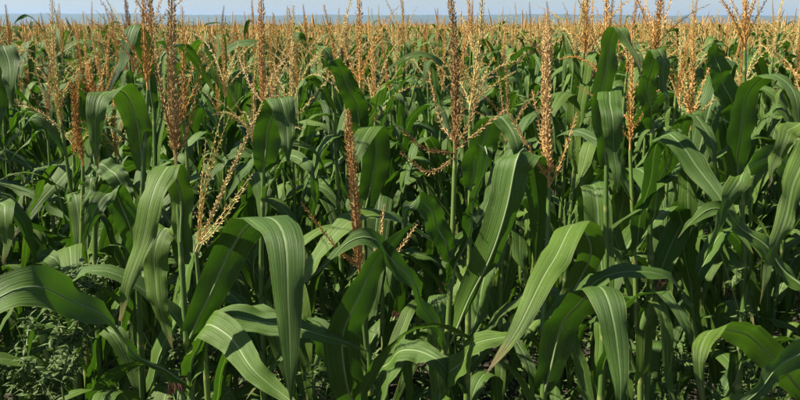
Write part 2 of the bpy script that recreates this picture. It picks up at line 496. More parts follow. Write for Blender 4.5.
# ------------------------------------------------------------------ the ground and the far country
def ground():
    xs = np.concatenate([-np.geomspace(9000, 12, 26), np.linspace(-10, 10, 41), np.geomspace(12, 9000, 26)])
    ys = np.concatenate([-np.geomspace(3000, 6, 16), np.linspace(-5, 25, 61), np.geomspace(28, 9000, 30)])
    X, Y = np.meshgrid(xs, ys, indexing='ij')
    near = np.exp(-((X / 14) ** 2 + ((Y - 8) / 18) ** 2))
    Z = near * (0.012 * np.sin(X * 5.3 + 1.3 * np.sin(Y * 2)) + 0.012 * np.sin(Y * 7.1 + X))
    V = np.stack([X, Y, Z], -1).reshape(-1, 3)
    o = obj('ground', mesh_np('ground', V, grid_faces(len(xs), len(ys))[:, ::-1], [M_SOIL]))
    o['kind'] = 'structure'
ground()

def ridge(name, y0, half, h, seed, depth, slope=0.0):
    """a long low wooded ridge far behind the field"""
    r = np.random.default_rng(seed)
    nx, ny = 420, 12
    xs = np.linspace(-half, half, nx); ts = np.linspace(0, 1, ny)
    prof = h * (1 + slope * xs / half)
    for k, a in ((2.1, .05), (5.3, .035), (11.7, .02), (29., .012), (71., .01), (151., .008)):
        prof = prof + h * a * np.sin(k * 6.28 * xs / half + r.uniform(0, 6.28))
    prof = np.maximum(prof + r.normal(0, h * 0.008, nx), 0.5)
    cross = np.sin(ts * math.pi) ** 0.7
    X = np.repeat(xs[:, None], ny, 1); Y = y0 + (ts[None, :] - 0.5) * depth + 0 * X
    Z = prof[:, None] * cross[None, :] - 0.5
    o = obj(name, mesh_np(name, np.stack([X, Y, Z], -1).reshape(-1, 3), grid_faces(nx, ny), [M_WOOD]))
    o['kind'] = 'structure'
ridge('hills', 4600, 6500, 66, 4, 1400, -0.22)

# ------------------------------------------------------------------ maize plants of the front rows, one by one
HERO_XY = []
class Plant:
    def __init__(s, stalk, label, r0=0.0125, group=None, mats='gold', ear=None):
        """stalk: photo points from low to high with their distance; the stem goes on straight down to the soil"""
        W = [px(*p) for p in stalk]
        d = W[0] - W[-1]; d = d / max(1e-6, abs(d[2]))
        foot = W[0] + d * 0.35 * W[0][2] * np.array([1, 1, 0]); foot[2] = -0.02
        foot[:2] = W[0][:2] + (foot[:2] - W[0][:2]) * 0.6
        s.base = np.array([foot[0], foot[1], 0.0])
        s.root = empty('maize_plant', s.base, label, 'maize plant', group)
        s.path = np.array([foot] + W)
        s.stalk = obj('stalk', stalk_mesh(s.path - s.base, r0, 0.0042), s.root)
        s.top = W[-1]; s.mats = mats; s.n = 0
        HERO_XY.append(s.base[:2])
    def leaf(s, pts, width, W=(1, 0, 0), label=None, n=40, **k):
        P = np.array([px(*p) for p in pts]) - s.base
        # join the first point to the stem at its height
        if not k.pop('free', False):
            c = s.at(P[0][2]) - s.base
            P[0] = c + (P[0] - c) * 0.12 if np.linalg.norm(P[0] - c) > 0.008 else c
        Wv = np.array(W, float)
        if Wv.ndim == 1: Wv = np.tile(Wv, (len(P), 1))
        Wv = norm(Wv)
        s.n += 1
        kk = dict(fold=0.32, wave=0.0042, seed=s.n * 17 + int(abs(pts[0][0])))
        kk.update(k)
        me, c, N, half, t = leaf_mesh('leaf', P, Wv, width, n=n, m=11, **kk)
        o = obj('leaf', me, s.root)
        # raised midrib on the underside
        rb = np.clip(0.0028 * (1 - t) ** 0.8, 0.0006, 1)
        v, q, _ = tube_arrays(c[1:-3] - N[1:-3] * (rb[1:-3] * 0.75)[:, None], rb[1:-3], 5)
        obj('midrib', mesh_np('midrib', v, q, [M_RIB]), o)
        if label: o['label'] = label
        return o
    def at(s, z):
        i = np.clip(np.searchsorted(s.path[:, 2], z), 1, len(s.path) - 1)
        a, b = s.path[i - 1], s.path[i]
        f = np.clip((z - a[2]) / max(1e-6, b[2] - a[2]), 0, 1)
        return a + (b - a) * f
    def tassel(s, tip, branches=(), mats=None, thick=1.0, dens=1.0):
        mats = {'gold': M_TAS, 'brown': M_TASB, 'pale': M_TASG, 'orange': M_TASO}[mats or s.mats]
        r = random.Random(int(tip[0]) * 7 + s.n)
        tp = px(*tip)
        b0 = s.top
        mid = (b0 + tp) / 2 + np.array([r.uniform(-.006, .006), r.uniform(-.006, .006), 0])
        L = np.linalg.norm(tp - b0)
        o = obj('tassel', spike_mesh('tassel', np.array([b0, mid, tp]) - s.base, int(L * 1350 * dens), 0.0122 * (0.5 + 0.5 * thick), 0.0019, 0.0082 * thick, 0.0034, r, mats, 0.08), s.root)
        for br in branches:
            P = np.array([px(*q) for q in br])
            c = b0 + (tp - b0) * r.uniform(0.0, 0.10)
            P = np.vstack([c, P]) - s.base
            Lb = np.linalg.norm(np.diff(P, axis=0), axis=1).sum()
            obj('tassel_branch', spike_mesh('tassel_branch', P, int(Lb * 430 * dens), 0.0098, 0.0015, 0.0030, 0.0015, r, mats, 0.15), o)
        return o
    def fill(s, heights, az0, seed, scale=1.0):
        """further leaves, two-ranked, at the given heights"""
        r = random.Random(seed)
        for i, z in enumerate(heights):
            c = s.at(z) - s.base
            obj('leaf', r.choice(LEAF_BANK), s.root, c, (r.uniform(-.12, .12), r.uniform(-.15, .2), az0 + math.pi * (i % 2) + r.uniform(-.5, .5)), scale * r.uniform(0.8, 1.05))
    def auto_tassel(s, n, seed, length=1.0):
        r = random.Random(seed); key = s.mats
        t = obj('tassel', r.choice(SPIKE_BANK[key]), s.root, s.top - s.base, (r.uniform(-.1, .1), r.uniform(-.1, .1), r.uniform(0, 6.28)), length)
        for i in range(n):
            obj('tassel_branch', r.choice(BRANCH_BANK[key]), t, (0, 0, r.uniform(0, 0.05)), (0, r.uniform(0.25, 0.8), i * 2.4 + r.uniform(-.4, .4)), r.uniform(0.8, 1.15))

X = (1, 0, 0)
# A: tall plant on the left whose folded leaf hangs in front of the picture
A = Plant([(192, 402, 1.45), (187, 345, 1.45), (182, 270, 1.46), (176, 165, 1.48)], 'tall maize plant front left, with the big folded leaf hanging at its right', mats='brown')
A.leaf([(186, 250, 1.45), (181, 205, 1.46), (170, 163, 1.40), (153, 200, 1.33), (137, 255, 1.30), (117, 330, 1.28)], 0.056, (1, -.15, .1), fold=.25)
A.leaf([(185, 262, 1.47), (181, 238, 1.50), (165, 227, 1.49), (154, 262, 1.46), (160, 305, 1.45), (173, 350, 1.44)], 0.056, X, fold=.2)
A.leaf([(188, 388, 1.44), (150, 366, 1.38), (118, 333, 1.32), (80, 304, 1.26), (45, 288, 1.20), (15, 292, 1.17), (-15, 312, 1.15), (-50, 350, 1.15)], 0.078, [(-.35, 1, -.2), (-.35, 1, -.2), (-.35, 1, -.1), (-.2, 1, .25), (0, .75, .62), (0, .75, .62), (0, .75, .62), (0, .75, .62)], peak=.68, base_w=.28, fold=.2, wave=.005)
A.leaf([(187, 345, 1.45), (205, 305, 1.42), (232, 250, 1.38), (262, 214, 1.30), (284, 238, 1.20), (288, 300, 1.15), (290, 350, 1.135), (291, 404, 1.13)], 0.074, (1, .1, 0), peak=.5, fold=.22, wave=.004)
A.leaf([(189, 378, 1.44), (203, 330, 1.40), (226, 334, 1.34), (258, 374, 1.27), (305, 412, 1.2)], 0.066, (.6, .35, .7), fold=.25)
A.leaf([(191, 392, 1.46), (205, 345, 1.42), (230, 317, 1.41), (280, 326, 1.40), (330, 336, 1.38), (368, 352, 1.38)], 0.062, (0, .72, .6), fold=.3)
A.tassel((172, -28, 1.49), [[(163, 100, 1.46), (148, 30, 1.44)], [(180, 110, 1.5), (186, 40, 1.52)], [(168, 120, 1.5), (157, 60, 1.55), (150, -5, 1.58)], [(178, 130, 1.44), (179, 70, 1.42)], [(185, 140, 1.5), (197, 90, 1.5), (204, 50, 1.5)]], thick=1.05)
add_ear(A.root, A.at(1.06) - A.base + np.array([-.012, .012, 0]), 2.2, .25)

# C: the plant in the middle with the dark spike that leaves the picture at the top
C = Plant([(442, 402, 1.50), (447, 345, 1.50), (451, 270, 1.50), (455, 158, 1.52)], 'maize plant in the middle with the tall dark spike reaching the sky', mats='brown')
C.leaf([(450, 350, 1.5), (470, 300, 1.46), (490, 255, 1.42), (508, 205, 1.40), (519, 154, 1.42), (532, 163, 1.50), (538, 215, 1.55), (535, 275, 1.57)], 0.095, (1, .1, 0), fold=1.05, peak=.45, wave=.005)
C.leaf([(449, 290, 1.5), (466, 235, 1.47), (481, 182, 1.46), (484, 148, 1.48), (480, 175, 1.53), (478, 215, 1.55)], 0.055, (.45, .85, 0), fold=.5)
C.leaf([(447, 348, 1.49), (428, 312, 1.44), (400, 268, 1.38), (375, 241, 1.34), (345, 246, 1.32), (306, 282, 1.30)], 0.056, (.1, .8, .55), fold=.25)
C.leaf([(442, 402, 1.48), (455, 368, 1.40), (482, 341, 1.34), (512, 337, 1.30), (520, 344, 1.29)], 0.066, (.1, .6, .75), fold=.3)
C.leaf([(452, 262, 1.5), (440, 232, 1.47), (425, 204, 1.43), (410, 206, 1.40), (402, 234, 1.38)], 0.05, (.8, .5, .2))
C.fill([1.05, 0.9, 0.75, 0.6, .45], 1.2, 5)
C.tassel((449, -30, 1.54), [[(425, 148, 1.46), (398, 127, 1.42)], [(430, 172, 1.46), (400, 152, 1.40)], [(480, 130, 1.5), (508, 108, 1.48)], [(440, 120, 1.56), (428, 70, 1.6)], [(462, 110, 1.48), (464, 60, 1.46)], [(470, 120, 1.56), (488, 70, 1.6)]], thick=.95)

# D: right of the middle, two big arched blades at the bottom
D = Plant([(543, 402, 1.42), (543, 330, 1.44), (547, 250, 1.48), (549, 188, 1.50)], 'maize plant with two big arched sunlit leaves at the bottom right of the middle')
D.leaf([(546, 330, 1.44), (575, 290, 1.50), (590, 248, 1.46), (575, 227, 1.38), (551, 262, 1.28), (520, 325, 1.20), (486, 374, 1.16)], 0.062, (1, 0, .25), peak=.5, fold=.3)
D.leaf([(544, 398, 1.42), (556, 345, 1.40), (575, 306, 1.35), (598, 289, 1.27), (614, 322, 1.20), (620, 370, 1.17), (618, 425, 1.15)], 0.075, (1, .05, 0), peak=.4, fold=.25, wave=.004)
D.fill([1.3, 1.15, 0.95, 0.8, 0.65, .5], 0.3, 8, .9)
D.tassel((547, 14, 1.52), [[(530, 150, 1.47), (508, 112, 1.44)], [(562, 160, 1.47), (577, 112, 1.45)], [(540, 130, 1.54), (532, 90, 1.58)]], mats='orange', thick=1.15)

# E: short plant with the fuzzy orange tassel left of the middle
E = Plant([(371, 402, 1.55), (366, 345, 1.55), (360, 278, 1.55)], 'short maize plant with fuzzy orange tassel low in the picture, left of the middle')
E.leaf([(371, 402, 1.55), (352, 400, 1.46), (343, 340, 1.40), (366, 282, 1.37), (396, 238, 1.36), (416, 222, 1.36)], 0.075, (1, .3, 0), fold=.3, peak=.5)
E.leaf([(369, 380, 1.55), (392, 358, 1.50), (420, 350, 1.46), (446, 372, 1.42), (455, 405, 1.40)], 0.06, (.2, .8, .5))
E.leaf([(372, 410, 1.55), (340, 372, 1.48), (318, 336, 1.45), (290, 345, 1.40), (246, 400, 1.36)], 0.055, (.2, .8, .5))
E.fill([0.95, 0.8, .65, .5], 2.0, 3)
E.tassel((347, 110, 1.5), [[(330, 240, 1.48), (301, 202, 1.45)], [(388, 262, 1.50), (417, 224, 1.47)], [(378, 245, 1.56), (384, 205, 1.58)]], thick=1.25, dens=1.1, mats='orange')

# F: right edge
Fp = Plant([(812, 402, 1.58), (816, 260, 1.60), (822, 120, 1.62)], 'maize plant at the right edge with a folded leaf hanging at the bottom')
Fp.leaf([(812, 402, 1.58), (768, 354, 1.48), (742, 332, 1.42), (718, 330, 1.36), (700, 350, 1.30), (702, 382, 1.27), (706, 420, 1.26)], 0.066, (1, .35, .25), fold=.28)
Fp.leaf([(821, 130, 1.62), (812, 138, 1.52), (800, 168, 1.42), (784, 215, 1.36), (771, 262, 1.33), (760, 304, 1.32)], 0.05, (1, .2, 0))
Fp.leaf([(817, 225, 1.60), (796, 178, 1.68), (771, 157, 1.66), (742, 178, 1.60), (722, 215, 1.55), (702, 267, 1.52)], 0.058, (.7, .5, .5))
Fp.leaf([(815, 300, 1.60), (772, 256, 1.62), (740, 225, 1.62), (715, 209, 1.60), (695, 218, 1.58), (678, 238, 1.58)], 0.056, (.1, .7, .65))
Fp.leaf([(820, 165, 1.62), (808, 128, 1.60), (790, 128, 1.56), (777, 158, 1.54), (768, 188, 1.53)], 0.052, X)
Fp.fill([1.05, .9, .75, .6, .45], .5, 12)
Fp.auto_tassel(5, 61)
F2 = Plant([(862, 420, 1.45), (866, 300, 1.46), (870, 20, 1.5)], 'maize plant just outside the right edge, one leaf reaching into the corner')
F2.leaf([(864, 372, 1.46), (830, 350, 1.38), (800, 352, 1.32), (775, 373, 1.25), (745, 402, 1.20), (720, 428, 1.18)], 0.06, (.35, .55, .75))
F2.fill([1.6, 1.4, 1.2, 0.9], .9, 14); F2.auto_tassel(5, 62)

# G .. K: second row
G = Plant([(604, 330, 1.85), (606, 200, 1.85), (607, 90, 1.86)], 'maize plant right of the middle with a pale leaf hanging straight down')
G.leaf([(606, 168, 1.85), (602, 110, 1.82), (608, 52, 1.80), (617, 28, 1.75), (632, 46, 1.72), (641, 78, 1.70)], 0.055, (1, .3, 0))
G.leaf([(606, 140, 1.85), (609, 94, 1.80), (611, 112, 1.72), (615, 155, 1.70), (617, 193, 1.69)], 0.056, X, peak=.45)
G.fill([1.2, 1.05, .9, .7], 1.9, 21); G.auto_tassel(5, 63)
H = Plant([(650, 330, 2.0), (650, 230, 2.0), (654, 60, 2.02)], 'maize plant with a glowing backlit leaf right of the hanging pale leaf')
H.leaf([(650, 228, 2.0), (661, 180, 1.97), (678, 136, 1.92), (692, 112, 1.86), (706, 130, 1.80), (714, 160, 1.78), (718, 188, 1.77)], 0.068, (.9, .4, 0))
H.leaf([(652, 130, 2.0), (648, 90, 1.96), (655, 50, 1.93), (664, 70, 1.9), (667, 110, 1.88)], 0.06, (.9, .4, 0))
H.fill([1.15, 1.0, .85, .65], .7, 22); H.auto_tassel(6, 64)
J = Plant([(742, 330, 1.92), (742, 200, 1.92), (745, 50, 1.94)], 'maize plant near the right edge with a broad dark arched leaf at its top')
J.leaf([(742, 205, 1.92), (738, 145, 1.89), (750, 92, 1.84), (768, 72, 1.78), (786, 85, 1.72), (797, 108, 1.68), (803, 142, 1.66)], 0.078, (.95, .3, 0), fold=.3)
J.leaf([(743, 130, 1.92), (728, 95, 1.90), (716, 60, 1.88), (714, 40, 1.86)], 0.06, (1, .2, 0), taper=3)
J.fill([1.2, 1.05, .9, .6], 2.3, 23); J.auto_tassel(7, 65)
I = Plant([(158, 330, 2.2), (155, 150, 2.2), (152, 40, 2.22)], 'maize plant at upper left with a narrow folded leaf against the sky')
I.leaf([(154, 112, 2.2), (147, 62, 2.17), (138, 26, 2.11), (127, 47, 2.06), (117, 75, 2.04), (106, 100, 2.03)], 0.05, X)
I.fill([1.5, 1.3, 1.15, 1.0], .2, 24); I.auto_tassel(5, 66)
K = Plant([(140, 330, 1.80), (142, 200, 1.80), (148, 90, 1.82)], 'maize plant left with a broad dark leaf folded over to a pale hanging tip')
K.leaf([(142, 172, 1.80), (137, 122, 1.80), (122, 91, 1.74), (101, 94, 1.68), (95, 130, 1.65), (98, 170, 1.64)], 0.066, (1, .35, .2))
K.leaf([(141, 260, 1.80), (125, 215, 1.76), (112, 190, 1.72), (95, 210, 1.68), (82, 245, 1.66)], 0.06, (.8, .5, .3))
K.fill([1.0, .85, .7], 1.1, 25); K.auto_tassel(4, 67, .9)
Lp = Plant([(98, 330, 1.95), (96, 165, 1.95), (95, 100, 1.96)], 'slender maize plant at left behind the weed, thin leaves forking at one joint')
Lp.leaf([(96, 168, 1.95), (88, 180, 1.9), (76, 192, 1.86), (64, 204, 1.84)], 0.022, (.5, .6, .6))
Lp.leaf([(96, 170, 1.95), (92, 180, 1.88), (86, 200, 1.84), (80, 222, 1.83)], 0.024, X)
Lp.leaf([(97, 165, 1.95), (108, 168, 1.92), (122, 185, 1.88), (132, 215, 1.86)], 0.06, (.6, .6, .5))
Lp.fill([1.0, .8], .4, 26)
Lp.tassel((88, 62, 1.97), [[(84, 80, 1.94), (78, 50, 1.92)], [(100, 84, 1.98), (106, 60, 2.0)]], mats='gold')
Mp = Plant([(84, 330, 2.0), (83, 166, 2.0)], 'short maize plant at left topped by one bare leaning brown spike')
Mp.fill([1.3, 1.15, 1.0, .8], 2.2, 27); Mp.tassel((71, 80, 2.0), [], mats='gold', thick=.8)
# N: leaning pale tassel between the left plant and the middle
Np = Plant([(208, 402, 1.62), (203, 330, 1.62), (196, 252, 1.62)], 'low maize plant with pale tassel branches all leaning right, behind the folded leaf')
Np.tassel((262, 104, 1.58), [[(208, 180, 1.6), (232, 108, 1.58)], [(203, 190, 1.62), (222, 112, 1.64)], [(222, 215, 1.58), (254, 172, 1.55)], [(214, 232, 1.56), (248, 184, 1.52)], [(200, 200, 1.62), (206, 140, 1.64)]], mats='pale', thick=.5, dens=.5)
Np.fill([1.2, 1.05, .9, .7], 2.9, 28)
# O: orange spike against the sky
O = Plant([(262, 330, 1.9), (263, 200, 1.9), (264, 112, 1.9)], 'maize plant with a straight orange spike standing against the sky, left of the middle')
O.leaf([(263, 175, 1.9), (268, 135, 1.86), (278, 100, 1.82), (286, 122, 1.78), (288, 165, 1.76)], 0.075, (1, .2, 0))
O.leaf([(263, 200, 1.9), (278, 170, 1.85), (293, 155, 1.8), (308, 168, 1.76), (318, 210, 1.74)], 0.04, (.4, .7, .5))
O.fill([1.25, 1.1, .95, .8], .3, 29)
O.tassel((261, -14, 1.9), [[(270, 80, 1.86), (292, 50, 1.84)], [(272, 95, 1.92), (281, 60, 1.95)], [(250, 85, 1.92), (238, 55, 1.95)]], thick=1.0, mats='orange')
Q = Plant([(366, 330, 2.05), (364, 200, 2.05), (360, 95, 2.06)], 'maize plant behind the fuzzy orange tassel, two leaves opening in a V')
Q.leaf([(363, 150, 2.05), (372, 108, 2.02), (392, 78, 1.98), (414, 52, 1.94)], 0.055, (.6, .4, .6), taper=2.4)
Q.leaf([(362, 140, 2.05), (356, 105, 2.0), (342, 75, 1.95), (330, 56, 1.92), (322, 70, 1.9)], 0.06, (.6, .4, -.6))
Q.leaf([(364, 215, 2.05), (376, 160, 2.0), (372, 125, 1.93), (358, 150, 1.86), (345, 190, 1.84)], 0.075, X)
Q.fill([1.1, .95, .8], 1.4, 30); Q.auto_tassel(6, 68)
S_ = Plant([(468, 330, 1.95), (470, 200, 1.95), (470, 110, 1.96)], 'maize plant directly behind the middle plant, with pale spreading tassel', mats='pale')
S_.leaf([(470, 190, 1.95), (480, 150, 1.9), (496, 118, 1.86), (512, 130, 1.82), (520, 170, 1.8)], 0.08, (1, .2, .1))
S_.fill([1.4, 1.25, 1.1, .95, .8], .8, 31); S_.auto_tassel(7, 69)
Tp = Plant([(700, 420, 2.1), (692, 300, 2.1), (690, 130, 2.12)], 'maize plant with bright yellow green bare stem low at the right', r0=.0135)
Tp.fill([1.5, 1.35, 1.2, 1.08, .7, .55], .9, 32); Tp.auto_tassel(5, 70, 1.1)
U = Plant([(640, 420, 1.95), (636, 300, 1.95), (630, 150, 1.97)], 'maize plant with dark red ear silk in the shade right of the middle')
U.fill([1.5, 1.35, 1.2, .95, .8, .65, .5], 2.0, 33, .95); U.auto_tassel(4, 71)
add_ear(U.root, U.at(1.16) - U.base + np.array([.012, -.015, 0]), -1.2, .25)
V_ = Plant([(-8, 360, 1.75), (-11, 200, 1.75), (-14, 90, 1.77)], 'maize plant at the left edge with a pale pointed leaf')
V_.leaf([(-12, 150, 1.75), (-8, 90, 1.72), (2, 48, 1.68), (9, 70, 1.64), (12, 110, 1.63)], 0.07, X)
V_.leaf([(-10, 250, 1.75), (-8, 205, 1.7), (4, 205, 1.66), (6, 230, 1.63), (4, 268, 1.62)], 0.055, X)
V_.fill([1.15, 1.0, .8], 1.0, 34); V_.auto_tassel(5, 72)

# ------------------------------------------------------------------ the rest of the stand: every plant within sight up to the 300th
ROW_A = R(14)
ca, sa = math.cos(ROW_A), math.sin(ROW_A)
HALF_T = 400 / F_PX
pos = []; ROWOF = {}; row = 0
pr = random.Random(4)
v = 1.0
while v < 34:
    u0 = -30 + pr.uniform(0, .2)
    while u0 < 30:
        x = u0 * ca - v * sa + pr.gauss(0, .035); y = u0 * sa + v * ca + pr.gauss(0, .045)
        u0 += pr.uniform(.13, .21)
        if pr.random() < 0.05: continue
        if y < 1.35 or y > 27: continue
        if y < 2.12 and abs(x) < y * HALF_T + .42: continue
        if abs(x) > y * HALF_T + 3.0: continue
        if any((x - h[0]) ** 2 + (y - h[1]) ** 2 < 0.11 ** 2 for h in HERO_XY): continue
        pos.append((x, y)); ROWOF[(x, y)] = row
    v += 0.70; row += 1
inview = sorted([p for p in pos if abs(p[0]) < p[1] * HALF_T + 0.12], key=lambda p: p[1])
N_IND = 300 - len(HERO_XY)
individual = inview[:N_IND]
ind_set = set(individual)
rest = [p for p in pos if p not in ind_set]
FAR_Y = individual[-1][1]

ORD = 'first second third fourth fifth sixth seventh eighth ninth tenth eleventh twelfth thirteenth fourteenth fifteenth sixteenth seventeenth eighteenth nineteenth twentieth'.split()
ORD += ['twenty-' + o for o in ORD[:9]] + ['thirtieth'] + ['thirty-' + o for o in ORD[:9]] + ['fortieth'] + ['forty-' + o for o in ORD[:9]] + ['fiftieth'] + ['fifty-' + o for o in ORD[:9]]
rows = sorted({ROWOF[p] for p in individual})
SEAT = {}
for k, rw in enumerate(rows):
    for j, p in enumerate(sorted([p for p in individual if ROWOF[p] == rw])): SEAT[p] = (k, j)
def label_for(x, y):
    k, j = SEAT[(x, y)]
    if y < 5.5 and j < len(ORD):
        look = 'broad leaved maize plant' if y < 3.4 else 'gold tasselled maize plant'
        return f'{look}, {ORD[j]} from the left in the {ORD[k]} row behind the front plants', 'maize plants in the rows behind the front plants'
    f = x / (y * HALF_T)
    if j < len(ORD) and k < len(ORD):
        return f'small looking maize plant, {ORD[j]} from the left in the {ORD[k]} row behind the front plants', 'maize plants in the far rows'
    where = 'left third' if f < -0.34 else 'middle third' if f < 0.34 else 'right third'
    return f'small looking maize plant with gold tassel in the far rows, {where} of the picture', f'maize plants in the far rows, {where}'

def make_plant(x, y, r):
    lab, grp = label_for(x, y)
    p = empty('maize_plant', (x, y, 0), lab, 'maize plant', grp)
    p.rotation_euler = (r.gauss(0, .025), r.gauss(0, .025), r.uniform(0, 6.28))
    h = min(max(r.gauss(.985, .055), .85), 1.1)
    me, ax, ay = r.choice(STALK_BANK)
    obj('stalk', me, p, scale=(1, 1, h))
    az = r.uniform(0, 6.28); n = 11
    for i in range(n):
        z = (0.26 + i * 0.134) * h
        f = z / (1.7 * h)
        s = (0.78 + 0.34 * math.sin(f * 2.6)) * r.uniform(.85, 1.08)
        if i >= n - 3: s *= (.95, .85, .66)[i - n + 3] * (.74 if y < 3.3 else 1)
        obj('leaf', r.choice(LEAF_BANK), p, (ax * f, ay * f, z), (r.uniform(-.15, .15), r.uniform(-.2, .22), az + math.pi * (i % 2) + r.gauss(0, .35)), s)
    key = r.choices(['gold', 'brown', 'pale'], [6, 1.5, 2.5])[0]
    t = obj('tassel', r.choice(SPIKE_BANK[key]), p, (ax, ay, 1.68 * h), (r.gauss(0, .07), r.gauss(0, .07), r.uniform(0, 6.28)), r.uniform(.85, 1.15))
    kb = 'pale' if key == 'gold' and r.random() < .65 else key
    for i in range(r.randint(3, 7)):
        obj('tassel_branch', r.choice(BRANCH_BANK[kb]), t, (0, 0, r.uniform(0.0, 0.06)), (0, r.uniform(0.2, .85), i * 2.4 + r.uniform(-.4, .4)), r.uniform(.8, 1.2))
    if r.random() < .3:
        add_ear(p, (ax * .5, ay * .5, 0.85 * h), az + 1.57)
mr = random.Random(2024)
for (x, y) in individual: make_plant(x, y, mr)

# ------------------------------------------------------------------ the field beyond: one mass
def lod_plant(r, nleaf, n, m, nbr, wide=1.0, low=0.38):
    Vs, Qs, Us, Ms, off = [], [], [], [], 0
    def add(v, q, u, mi):
        nonlocal off
        Vs.append(v); Qs.append(q + off); Us.append(u); Ms.append(np.full(len(q), mi)); off += len(v)
    az = r.uniform(0, 6.28)
    if low < 1:
        v, q, u = tube_arrays([(0, 0, 0), (0, 0, .9), (0, 0, 1.7)], [.012, .01, .005], 3); add(v, q, u, 2)
    for i in range(nleaf):
        z = low + (1.62 - low) * i / max(1, nleaf - 1)
        P, W, k = generic_args(r)
        k['width'] *= wide
        v, q, u, *_ = leaf_arrays(P, W, n=n, m=m, **k)
        a = az + math.pi * (i % 2) + r.gauss(0, .35); s = r.uniform(.8, 1.05) * (.75 if i == nleaf - 1 else .95 if i == nleaf - 2 else 1)
        Rm = np.array([[math.cos(a), -math.sin(a), 0], [math.sin(a), math.cos(a), 0], [0, 0, 1]])
        add((v * s) @ Rm.T + np.array([0, 0, z]), q, u, 0)
    # tassel: rough spike and side branches
    def twig(P, rad, segs, k=3, mi=1):
        C, _ = catmull(P, segs)
        rr = rad * (0.6 + 0.8 * np.array([r.random() for _ in range(segs)])); rr[-1] *= .3
        v, q, u = tube_arrays(C, rr, k); add(v, q, u, mi)
    twig([(0, 0, 1.66), (r.gauss(0, .01), r.gauss(0, .01), 1.85), (r.gauss(0, .03), r.gauss(0, .03), r.uniform(1.98, 2.06))], .0085 * wide, 6 if nbr > 4 else 4)
    for i in range(nbr):
        a = i * 2.4 + r.uniform(-.4, .4); sp = r.uniform(.3, 1.0); L = r.uniform(.16, .25)
        d = np.array([math.cos(a) * math.sin(sp), math.sin(a) * math.sin(sp), math.cos(sp)])
        b0 = np.array([0, 0, 1.68 + r.uniform(0, .06)])
        twig([b0, b0 + d * L * .55, b0 + d * L + np.array([0, 0, -r.uniform(0, .08)])], .0046 * wide, 4 if nbr > 4 else 3, mi=3 if r.random() < .6 else 1)
    return np.vstack(Vs), np.vstack(Qs), np.vstack(Us), np.concatenate(Ms)

def scatter(protos, pts, seed):
    r = np.random.default_rng(seed)
    pts = np.asarray(pts); which = r.integers(0, len(protos), len(pts))
    Vs, Qs, Us, Ms, off = [], [], [], [], 0
    for k, (V, Qd, Uv, Mi) in enumerate(protos):
        P = pts[which == k]
        if not len(P): continue
        a = r.uniform(0, 6.28, len(P)); s = np.clip(r.normal(0.975 + 0.022 * np.clip(P[:, 0] / (P[:, 1] * HALF_T), -1, 1), .045, len(P)), .82, 1.08)
        c, sn = np.cos(a), np.sin(a)
        lx, ly = r.normal(0, .025, len(P)), r.normal(0, .025, len(P))
        x = (V[None, :, 0] * c[:, None] - V[None, :, 1] * sn[:, None]) + V[None, :, 2] * lx[:, None] + P[:, 0:1]
        y = (V[None, :, 0] * sn[:, None] + V[None, :, 1] * c[:, None]) + V[None, :, 2] * ly[:, None] + P[:, 1:2]
        z = V[None, :, 2] * s[:, None]
        Vs.append(np.stack(np.broadcast_arrays(x, y, z), -1).reshape(-1, 3))
        n = len(V)
        Qs.append((Qd[None] + (off + np.arange(len(P)) * n)[:, None, None]).reshape(-1, 4)); off += n * len(P)
        Us.append(np.tile(Uv, (len(P), 1))); Ms.append(np.tile(Mi, len(P)))
    return np.vstack(Vs), np.vstack(Qs), np.vstack(Us), np.concatenate(Ms)

fr = random.Random(99)
near_pro = [lod_plant(fr, 10, 9, 3, 5) for _ in range(8)]
mid_pro = [lod_plant(fr, 5, 6, 3, 3, 1.3, 1.1) for _ in range(8)]
far_pro = [lod_plant(fr, 3, 5, 2, 3, 2.4, 1.25) for _ in range(6)]
def wedge(y0, y1, n, seed):
    r = np.random.default_rng(seed)
    y = np.sqrt(r.uniform(y0 ** 2, y1 ** 2, n)); x = r.uniform(-1, 1, n) * (y * HALF_T * 1.15 + 1.5)
    return np.stack([x, y], 1)
parts = [scatter(near_pro, rest, 1), scatter(mid_pro, wedge(26, 75, 9000, 2), 3), scatter(far_pro, wedge(72, 320, 9000, 4), 5)]
off = 0; Vs, Qs, Us, Ms = [], [], [], []
for V, Qd, Uv, Mi in parts:
    Vs.append(V); Qs.append(Qd + off); Us.append(Uv); Ms.append(Mi); off += len(V)
fo = obj('maize_field', mesh_np('maize_field', np.vstack(Vs), np.vstack(Qs), [M_LEAF, M_TAS, M_STALK, M_TASG], np.vstack(Us), midx=np.concatenate(Ms)))
fo['kind'] = 'stuff'; fo['label'] = 'maize field receding to the horizon under a band of gold tassels'; fo['category'] = 'maize field'

